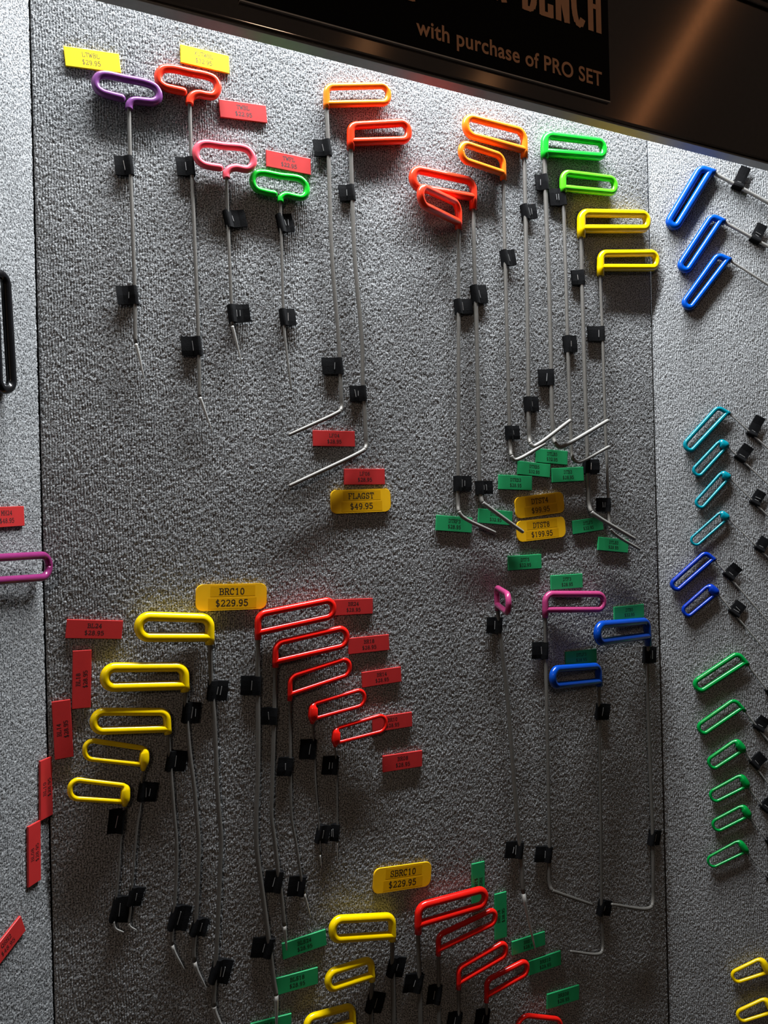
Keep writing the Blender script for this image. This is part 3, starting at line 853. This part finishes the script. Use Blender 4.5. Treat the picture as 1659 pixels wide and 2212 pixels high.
# yellow set, lower left
rod_tool('yellow', [(453, 1391.6), (452.5, 1376), (452.5, 1335), (300, 1330.5), (300, 1376)],
         [(453, 1391.6), (455.6, 1475), (462.6, 1557), (468.5, 1700), (472.5, 1752), (477, 1812), (475, 1872), (470, 1992.6), (465, 2089), (461.7, 2173), (466, 2190), (490, 2240)],
         'topmost of the five yellow looped rods, just below the large golden tag', r=8.1, rr=5.0, tip=9, taper=0.3,
         straps=[(451, 1470, 491, 1512.7, 'L'), (457, 2073, 496.5, 2123.6, 'L')], loff=20, far=30, group=G_Y)
rod_tool('yellow', [(400, 1492.7), (398, 1479.5), (397, 1440), (226.5, 1441.5), (226.5, 1484)],
         [(400, 1492.7), (400.3, 1510), (404, 1569), (411, 1640), (419, 1700), (424.4, 1764), (429, 1824), (427, 1896), (423, 1988), (419.6, 2077), (443.6, 2132)],
         'second of the five yellow looped rods, with the widest loop', r=8.2, rr=4.5, tip=9, taper=0.3,
         straps=[(398, 1517, 432, 1561, 'L'), (417, 1984, 446, 2021, 'L')], loff=20, far=30, group=G_Y)
rod_tool('yellow', [(362.7, 1584.4), (361, 1573.5), (360, 1537), (202.5, 1537), (202.5, 1578.5)],
         [(362.7, 1584.4), (365, 1616), (371, 1700), (375, 1752), (381, 1824), (380, 1896), (375, 1980.6), (371.5, 2040.7), (396.7, 2092)],
         'middle one of the five yellow looped rods', r=6.7, rr=3.8, tip=7, taper=0.3,
         straps=[(361.5, 1622, 401.5, 1665.5, 'L'), (366.7, 1956.5, 407, 2009, 'L')], loff=20, far=26, group=G_Y)
rod_tool('yellow', [(309, 1664), (310, 1651), (312, 1616), (183, 1597), (183, 1637.5)],
         [(309, 1664), (306, 1687), (301.8, 1745), (295.7, 1788), (285, 1908), (281, 1968.5), (278, 1994), (281, 2001), (293, 2008)],
         'fourth yellow looped rod, dull thin loop with a lumpy joint', r=4.8, rr=2.4, ball=11, tip=6, taper=0.6,
         straps=[(300, 1691, 339, 1731, 'L'), (279, 1917, 308, 1956.5, 'L')], loff=20, far=26, group=G_Y)
rod_tool('yellow', [(269, 1740.7), (269.5, 1731), (271, 1696), (151, 1682), (151, 1723.5)],
         [(269, 1740.7), (265.7, 1752), (259.7, 1812), (256, 1879.6), (251, 1932.5), (245, 1990), (249, 2004.6), (265.7, 2013)],
         'lowest yellow looped rod near the left seam, bright thin loop with a lumpy joint', r=5.2, rr=2.4, ball=10.5, tip=5, taper=0.6,
         straps=[(232, 1749, 268, 1800, 'R'), (244, 1937, 285, 1992, 'L')], loff=20, far=26, group=G_Y)
# red set
rod_tool('red', [(557, 1381), (557, 1366), (557, 1327), (719, 1294), (719, 1330)],
         [(557, 1381), (556, 1462), (557, 1573), (555.5, 1700), (552.7, 1763), (554, 1832.5), (566.5, 1929.5), (577.6, 2012.7), (584.6, 2068), (591.5, 2123.6), (595.7, 2148.6), (596.5, 2235)],
         'topmost of the five upper red looped rods, its loop over a red tag', r=6.0, rr=5.3, tip=10, taper=0.3,
         straps=[(520, 1460, 563, 1500.6, 'R'), (544, 2026.6, 587, 2068, 'R')], loff=20, far=26, group=G_R)
rod_tool('red', [(594.5, 1441), (594.5, 1428.5), (594.5, 1389), (748, 1354), (748, 1393)],
         [(594.5, 1441), (593, 1500), (591, 1573), (587.5, 1690), (586, 1763), (593, 1818.6), (601, 1888), (608, 1943), (613.7, 1999), (618.7, 2051.6)],
         'second from top of the five upper red looped rods', r=5.5, rr=4.6, tip=8, taper=0.3,
         straps=[(563, 1528, 597, 1564, 'R'), (571.5, 1882, 605, 1927, 'R')], loff=20, far=26, group=G_R)
rod_tool('red', [(625.6, 1513), (626, 1499), (626, 1461), (754, 1420), (754.5, 1456)],
         [(625.6, 1513), (626.4, 1560), (627, 1690), (630, 1771.5), (638.6, 1818.6), (647, 1874), (656.7, 1929.5), (670.5, 1981)],
         'third of the five upper red looped rods, steeply tilted loop', r=4.9, rr=3.2, tip=6, taper=0.35,
         straps=[(599, 1636.5, 632.5, 1675, 'R'), (622, 1893.5, 658, 1935, 'R')], loff=20, far=26, group=G_R)
rod_tool('red', [(674, 1563), (675, 1553), (676, 1520), (786.5, 1487), (786.5, 1522)],
         [(674, 1563), (677, 1600.5), (681, 1690), (685.8, 1749), (688.6, 1782.6), (691, 1846), (694, 1874)],
         'thin red looped rod with a lumpy joint, fourth of the upper five', r=4.2, rr=1.9, ball=11, tip=5, taper=0.5,
         straps=[(648, 1597.7, 680, 1639, 'R'), (686, 1782.6, 709, 1821, 'L')], loff=20, far=26, group=G_R)
rod_tool('red', [(723, 1613), (724.5, 1605), (726, 1573), (833, 1541.5), (833, 1577)],
         [(723, 1613), (725.4, 1640), (727, 1690), (728, 1782.6), (728, 1820), (728.5, 1857)],
         'thin red looped rod with a lumpy joint, lowest of the upper five', r=3.8, rr=1.8, ball=10, tip=4, taper=0.5,
         straps=[(696, 1634, 729, 1672.5, 'R'), (712, 1781, 732, 1816, 'R')], loff=20, far=26, group=G_R)
# bottom yellow
rod_tool('yellow', [(846.6, 2031), (846.6, 2019.5), (846, 1979), (718, 1986), (718, 2028)],
         [(846.6, 2031), (847, 2068), (849, 2160), (850, 2280), (850, 2380)],
         'yellow looped rod just below the tilted golden tag', r=6.9, rr=5, tip=3, taper=0.4, straps=[(840, 2068, 872, 2110, 'L')], loff=22, far=40, group=G_BY)
rod_tool('yellow', [(803, 2118), (802.5, 2106), (801, 2071), (708, 2101), (708.5, 2137)],
         [(803, 2118), (802, 2140), (801, 2212), (801, 2300), (801, 2360)],
         'tilted yellow looped rod between the green tags and the red rods', r=6.2, rr=4.5, tip=3, taper=0.4, straps=[(797, 2146, 827, 2187, 'L')], loff=22, far=40, group=G_BY)
rod_tool('yellow', [(762, 2222), (761.5, 2208), (760.5, 2172), (662, 2199), (662, 2235)],
         [(762, 2222), (761, 2260), (760, 2300), (760, 2360)],
         'yellow loop handle cut off by the bottom edge', r=6.0, rr=4, tip=2, taper=0.4, straps=[(757, 2262, 787, 2300, 'L')], loff=22, far=40, group=G_BY)
# bottom red
rod_tool('red', [(902.7, 2016), (902.7, 1996), (903.5, 1957), (1047, 1919), (1047, 1953)],
         [(902.7, 2016), (903.8, 2060), (907, 2180), (909, 2290), (909, 2380)],
         'largest red looped rod at the bottom, loop crossing an upright green tag', r=6.5, rr=5, tip=3, taper=0.4, straps=[(872, 2105, 910, 2143, 'R')], loff=22, far=34, group=G_BR)
rod_tool('red', [(946.4, 2063), (946.4, 2051), (946.4, 2020), (1069, 1962), (1069, 1992)],
         [(946.4, 2063), (946.8, 2110), (947.5, 2200), (948, 2290), (948, 2380)],
         'second red looped rod at the bottom, tip of its loop over a green tag', r=5.2, rr=4.2, tip=3, taper=0.4, straps=[(922, 2130, 952, 2168, 'R')], loff=22, far=34, group=G_BR)
rod_tool('red', [(990, 2136), (990.5, 2122), (990, 2091), (1092, 2032), (1092, 2063)],
         [(990, 2136), (990.5, 2160), (991, 2212), (992, 2290), (992, 2380)],
         'third red looped rod at the bottom, steep narrow loop', r=5.0, rr=3.6, tip=3, taper=0.4, straps=[(967, 2189, 996, 2225, 'R')], loff=22, far=34, group=G_BR)
rod_tool('red', [(1050, 2164), (1051, 2150), (1050.6, 2117), (1138, 2072.5), (1138, 2102)],
         [(1050, 2164), (1051, 2190), (1052, 2250), (1052, 2330)],
         'fourth red looped rod at the bottom, loop ending at a green tag', r=5.0, rr=3.4, tip=2, taper=0.4, straps=[(1025, 2182, 1056, 2220, 'R')], loff=22, far=34, group=G_BR)
rod_tool('red', [(1115, 2256), (1115, 2240), (1117, 2191), (1210, 2201), (1212, 2245)],
         [(1115, 2256), (1115, 2290), (1115, 2330), (1115, 2380)],
         'red loop handle cut off by the bottom edge', r=4.7, rr=3, tip=2, taper=0.4, straps=[(1090, 2280, 1120, 2316, 'R')], loff=22, far=26, group=G_BR)

# ------------------------------------------------------------------ tools on the right panel (rods run down to the right)
G_RB = 'blue looped rods at the top of the right panel'
G_RT = 'teal looped rods on the right panel'
G_RD = 'deep blue looped rods on the right panel'
G_RG = 'green looped rods on the right panel'
G_RY = 'yellow looped rods low on the right panel'
def rtool(col, C, J, Nn, Ft, Fb, r, rr, edge, label, group, straps=(), ball=0, ext=120):
    d = ((edge[0] - C[0]), (edge[1] - C[1])); l = math.hypot(*d)
    mid = ((C[0] + edge[0]) / 2, (C[1] + edge[1]) / 2)
    e1 = (edge[0] + d[0] / l * ext * .6, edge[1] + d[1] / l * ext * .6)
    e2 = (edge[0] + d[0] / l * ext, edge[1] + d[1] / l * ext + 10)
    st = list(straps) or [(e1[0] - 40, e1[1] - 40 * d[1] / d[0], e1[0] - 22, e1[1] - 66, 23)]
    rod_tool(col, [C, J, Nn, Ft, Fb], [C, mid, edge, e1, e2], label, plane='R', r=r, rr=rr, ball=ball, tip=3, taper=0.4,
             straps=st, loff=15, far=15, group=group)
rtool('blue', (1543.4, 374), (1531, 378.8), (1512, 363.6), (1442, 481), (1459, 492), 7.6, 4.0, (1659, 437.7),
      'thick blue looped rod just under the dark header', G_RB, [(1592, 403, 1611, 361, 22)])
rtool('blue', (1565, 480), (1553.8, 482), (1536.7, 467), (1466.5, 574), (1482.6, 587), 6.4, 3.6, (1659, 532.6),
      'middle one of the three blue looped rods near the header', G_RB, [(1629.8, 519, 1647, 485, 22)])
rtool('blue', (1577.5, 563), (1569, 566), (1550, 550.6), (1475, 655), (1490, 667.4), 6.0, 2.7, (1659, 615),
      'lowest of the three blue looped rods near the header', G_RB)
rtool('teal', (1576, 894), (1568.4, 895), (1550, 879), (1476, 960), (1490, 977), 4.7, 1.9, (1659, 969),
      'topmost teal looped rod, longest loop without a lumpy joint', G_RT, [(1624, 938, 1642, 900, 22)])
rtool('teal', (1573.8, 967), (1566, 970), (1553, 953.5), (1494.5, 1015), (1508.6, 1031), 3.7, 1.8, (1659, 1046),
      'second teal looped rod, first with a lumpy joint', G_RT, [(1599, 990, 1617, 963, 24)], ball=9.5)
rtool('teal', (1577.7, 1034), (1571, 1037), (1557.5, 1021), (1500, 1085), (1513.5, 1100), 3.5, 1.6, (1659, 1114.6),
      'third teal looped rod, second with a lumpy joint', G_RT, [(1630.7, 1086.5, 1645, 1061, 22)], ball=8.5)
rtool('teal', (1574.5, 1122), (1567, 1125), (1555, 1106.5), (1489, 1165), (1502.5, 1180.5), 2.9, 1.3, (1659, 1204),
      'lowest and thinnest teal looped rod', G_RT, [(1640.5, 1186, 1655, 1162, 22)], ball=8.5)
rtool('deepblue', (1544, 1210), (1536.7, 1211), (1523, 1192.7), (1448, 1260), (1460, 1277), 4.8, 1.9, (1659, 1343),
      'deep blue looped rod with the longer loop below the teal ones', G_RD, [(1574.5, 1244, 1593, 1222, 25)])
rtool('deepblue', (1552, 1284.8), (1543, 1286.5), (1529, 1264.7), (1472.5, 1315), (1484, 1334), 4.0, 1.7, (1659, 1412),
      'short deep blue looped rod with a lumpy joint', G_RD, [(1585.5, 1324.6, 1602.6, 1302.6, 25)], ball=9.5)
rtool('leafgreen', (1614.8, 1435.7), (1607.5, 1432), (1593, 1410), (1497, 1474), (1510, 1495), 5.3, 2.1, (1659, 1493),
      'topmost green looped rod on the right panel, thickest loop', G_RG)
rtool('leafgreen', (1608.7, 1535.8), (1600, 1531), (1586, 1510), (1505.5, 1567), (1517, 1587.5), 4.2, 1.9, (1659, 1600),
      'second green looped rod on the right panel', G_RG, [(1638, 1573.6, 1654, 1550, 24)])
rtool('leafgreen', (1609.4, 1624.4), (1601, 1623), (1588, 1598.5), (1527.5, 1641), (1538, 1663), 3.7, 1.7, (1659, 1693),
      'third green looped rod, first green one with a lumpy joint', G_RG, [(1629.5, 1651.7, 1649, 1631, 24)], ball=9)
rtool('leafgreen', (1617, 1702), (1610, 1699.5), (1599, 1673.7), (1530.5, 1711.5), (1541, 1734), 3.3, 1.4, (1659, 1757),
      'fourth green looped rod on the right panel', G_RG, [(1652, 1748, 1668, 1728, 24)], ball=8.5)
rtool('leafgreen', (1621, 1767.7), (1613.6, 1764), (1602.6, 1739.6), (1536, 1775), (1546.5, 1797.5), 3.2, 1.2, (1659, 1819),
      'fifth green looped rod on the right panel', G_RG, ball=8.5)
rtool('leafgreen', (1617, 1845.3), (1608.7, 1841), (1595, 1815), (1524.5, 1854), (1536.5, 1875), 2.7, 1.0, (1659, 1896),
      'lowest green looped rod, thinnest wire', G_RG, ball=7.5)
rtool('yellow', (1662, 2106), (1655.5, 2101), (1643.5, 2069), (1578, 2101), (1588, 2122.5), 3.7, 1.3, (1690, 2140),
      'upper one of two yellow loops low on the right panel', G_RY, ball=8)
rtool('yellow', (1673, 2193), (1666, 2187), (1653, 2155.5), (1589, 2185.5), (1599.5, 2207), 3.7, 1.3, (1701, 2227),
      'yellow loop in the bottom right corner', G_RY, ball=8)

# ------------------------------------------------------------------ tools on the left panel, cut by the frame
rod_tool('black', [(-34, 586), (-16, 590), (11, 592), (25.5, 838), (-5, 843)],
         [(-34, 586), (-60, 585), (-90, 582), (-120, 580)],
         'large glossy black loop handle at the left edge of the picture', plane='L', r=8.6, rr=4.5, tip=2, taper=0.8,
         straps=[(-70, 584, -72, 560, 36)], loff=22, far=22, group='loop handles on the left panel')
rod_tool('plum', [(-52, 1280), (-51, 1257), (-50, 1207), (105, 1198), (105, 1246)],
         [(-52, 1280), (-54, 1340), (-58, 1480), (-62, 1620)],
         'dark plum loop handle at the left edge reaching over the seam', plane='L', r=7.3, rr=5, tip=2, taper=0.4,
         straps=[(-55, 1400, -90, 1400, 40)], loff=26, far=30, group='loop handles on the left panel')

# ------------------------------------------------------------------ price tags
TG = price_tag
TG([(136.7, 98), (258, 115), (260, 157), (141, 141)], ('LTWBL', '$29.95'), 'tag_yellow', 'bright yellow rectangular tag above the purple handle', sans=True, shift=-0.03)
TG([(389, 94.5), (495, 119), (494.5, 158.6), (390, 133)], ('XLTWBL', '$32.95'), 'tag_yellow', 'shiny yellow tag above the orange-red T-shaped handle', sans=True, shift=-0.03)
TG([(473, 213), (575.5, 227.6), (575.5, 264.4), (474, 252)], ('TWBL', '$22.95'), 'tag_red', 'red tag touching the orange-red T-shaped handle')
TG([(574.5, 323), (671, 341), (671, 378), (575.5, 358)], ('TWFL', '$22.95'), 'tag_red', 'red tag just above the green T-shaped handle')
TG([(675.5, 928.5), (766, 931.5), (766.7, 963.8), (676.4, 963.4)], ('LF04', '$28.95'), 'tag_red', 'red tag between the two leftward-bent tips')
TG([(743, 1012.4), (831, 1012), (831, 1046.3), (743.6, 1046.3)], ('LF06', '$28.95'), 'tag_red', 'red tag directly above a golden rounded tag')
TG([(714, 1058), (843.3, 1054.4), (843.3, 1103.6), (715, 1110)], ('FLAGST', '$49.95'), 'tag_orange', 'golden rounded tag marked $49.95 below a red tag')
TG([(1159.6, 968.3), (1226.5, 974), (1225, 1004), (1156.6, 997.5)], ('DTLB5', '$32.95'), 'tag_green', 'topmost of four green tags clustered under the upturned tips')
TG([(1119.5, 994.5), (1188.8, 1003), (1187.6, 1030.7), (1117.4, 1024)], ('DTRB5', '$32.95'), 'tag_green', 'second highest green tag, overlapped at its upper right by another')
TG([(1191.9, 1011), (1260.6, 1008), (1260.6, 1038), (1192, 1042)], ('DTB3', '$28.95'), 'tag_green', 'rightmost of four green tags above the two golden tags')
TG([(1077.3, 1024.7), (1149, 1028.3), (1149, 1058.4), (1077.3, 1056.3)], ('DTRB3', '$28.95'), 'tag_green', 'lowest left of four green tags above the two golden tags')
TG([(1113, 1074.4), (1217, 1061), (1218.4, 1106), (1114.4, 1120.5)], ('DTST4', '$99.95'), 'tag_orange', 'upper of the two stacked golden rounded tags, right cluster')
TG([(1116.5, 1125.6), (1220, 1114.5), (1221.4, 1158.8), (1117.4, 1170.8)], ('DTST8', '$199.95'), 'tag_orange', 'lower of the two stacked golden rounded tags, a tip crossing it')
TG([(942.6, 1112), (1019.5, 1118), (1019.5, 1150.6), (941.7, 1145)], ('DTRF3', '$28.95'), 'tag_green', 'green tag under the tip of the leftmost long rod')
TG([(1034, 1097.6), (1107, 1104.5), (1106, 1134.7), (1033, 1128.6)], ('DTRF5', '$32.95'), 'tag_green', 'green tag half hidden behind a slanting tip left of the golden tags')
TG([(1235.6, 1124.7), (1301, 1115), (1303.4, 1143.7), (1239.5, 1153.4)], ('DTLF5', '$32.95'), 'tag_green', 'green tag tilted upwards right of the golden tags')
TG([(1292.8, 1158.8), (1357, 1166), (1357, 1193.4), (1291.6, 1188)], ('DTLB3', '$28.95'), 'tag_green', 'green tag under the rightmost slanting tips')
TG([(1097, 1201), (1169.5, 1196.5), (1169.5, 1227), (1098.7, 1232)], ('DTF5', '$32.95'), 'tag_green', 'lone green tag below the golden tags')
TG([(1189.7, 1243), (1257.6, 1238.7), (1259, 1268.8), (1191, 1274)], ('DTF3', '$28.95'), 'tag_green', 'green tag directly above the flat pink loop handle')
TG([(1325.8, 1311), (1390.4, 1304.3), (1391.5, 1332.6), (1327.7, 1340)], ('DTB5', '$32.95'), 'tag_green', 'green tag above the larger blue loop handle')
TG([(1221, 1407.5), (1288.4, 1401.4), (1289, 1430), (1222.7, 1438)], ('DTLF3', '$28.95'), 'tag_green', 'green tag above the smaller blue loop handle')
TG([(422, 1263), (575.7, 1259), (575.7, 1314.5), (423, 1320)], ('BRC10', '$229.95'), 'tag_orange', 'largest golden rounded tag, above the yellow and red sets')
TG([(143.4, 1337.6), (265, 1340), (262.8, 1380.3), (140.6, 1378)], ('BL24', '$28.95'), 'tag_red', 'level red tag left of the topmost yellow loop')
TG([(155.4, 1531), (155.9, 1405), (197.7, 1403.9), (195.4, 1528.4)], ('BL18', '$28.95'), 'tag_red', 'upright red tag left of the second yellow loop')
TG([(118, 1641), (110.4, 1516), (151.7, 1510.5), (158.4, 1634)], ('BL14', '$28.95'), 'tag_red', 'upright red tag left of the third yellow loop, near the seam')
TG([(87.6, 1771), (87.2, 1641.5), (113.8, 1634.8), (114.6, 1761)], ('BL10', '$28.95'), 'tag_red', 'upright red tag on the left panel, the one touching the seam', plane='L')
TG([(62, 1914), (61, 1784), (87.6, 1773), (88.5, 1903)], ('BL08', '$28.95'), 'tag_red', 'lower upright red tag on the left panel', plane='L')
TG([(-26, 1096), (52, 1092), (52.5, 1136), (-26, 1140)], ('MH24', '$48.95'), 'tag_red', 'red tag above the plum handle, cut by the left edge', plane='L')
TG([(-26.8, 2069), (45.5, 1976), (54.8, 2011), (-17.5, 2104)], ('QSH2', '$48.95'), 'tag_red', 'slanting red tag in the lower left corner', plane='L')
TG([(719.8, 1295.5), (805, 1291.3), (805, 1325.4), (721, 1329)], ('BR24', '$28.95'), 'tag_red', 'red tag at the end of the topmost red loop')
TG([(753, 1378.6), (840, 1369.8), (840.5, 1403.6), (753, 1413)], ('BR18', '$28.95'), 'tag_red', 'red tag at the end of the second red loop')
TG([(781.4, 1452), (866, 1440), (866.8, 1471.5), (782.8, 1485.4)], ('BR14', '$28.95'), 'tag_red', 'red tag right of the third red loop')
TG([(804.4, 1552), (889.5, 1536), (890.4, 1570), (805, 1581)], ('BR10', '$28.95'), 'tag_red', 'red tag partly behind the lowest thin red loop')
TG([(826.6, 1632.4), (911.7, 1621), (911.7, 1654.5), (827, 1669)], ('BR08', '$28.95'), 'tag_red', 'lowest red tag of the middle panel, alone on the carpet')
TG([(806.4, 1878), (930.6, 1860), (931, 1913), (806.4, 1931)], ('SBRC10', '$229.95'), 'tag_orange', 'tilted golden rounded tag near the bottom, above a yellow loop')
TG([(609, 2037.7), (703.8, 2007.7), (704.6, 2040.5), (611, 2074)], ('BLS24', '$28.95'), 'tag_green', 'slanting green tag left of the upper bottom yellow loop')
TG([(595.7, 2114), (686.3, 2089), (686.3, 2125), (597, 2150)], ('BLS18', '$28.95'), 'tag_green', 'slanting green tag left of the second bottom yellow loop')
TG([(540, 2212), (629, 2189), (629, 2224), (541, 2247)], ('BLS14', '$28.95'), 'tag_green', 'green tag cut off by the bottom edge')
TG([(1047, 1861), (1047, 1957), (1020, 1962), (1019, 1865.7)], ('BRS24', '$28.95'), 'tag_green', 'upright green tag behind the largest bottom red loop')
TG([(1069.5, 2029), (1068.8, 1931), (1094, 1926.8), (1095, 2024.7)], ('BRS18', '$28.95'), 'tag_green', 'upright green tag right of the second bottom red loop')
TG([(1105.5, 2034.5), (1177, 2011.8), (1177.9, 2040.5), (1107, 2064)], ('BRS14', '$28.95'), 'tag_green', 'green tag under the pointed tip of the slanting rod')
TG([(1142, 2075.4), (1211.4, 2054.4), (1212, 2082.4), (1143, 2108.6)], ('BRS10', '$28.95'), 'tag_green', 'green tag at the end of the fourth bottom red loop')
TG([(1181.4, 2148.8), (1250.6, 2127), (1251, 2159), (1182.4, 2180)], ('BRS08', '$28.95'), 'tag_green', 'lowest right green tag, above the cut-off red loop')
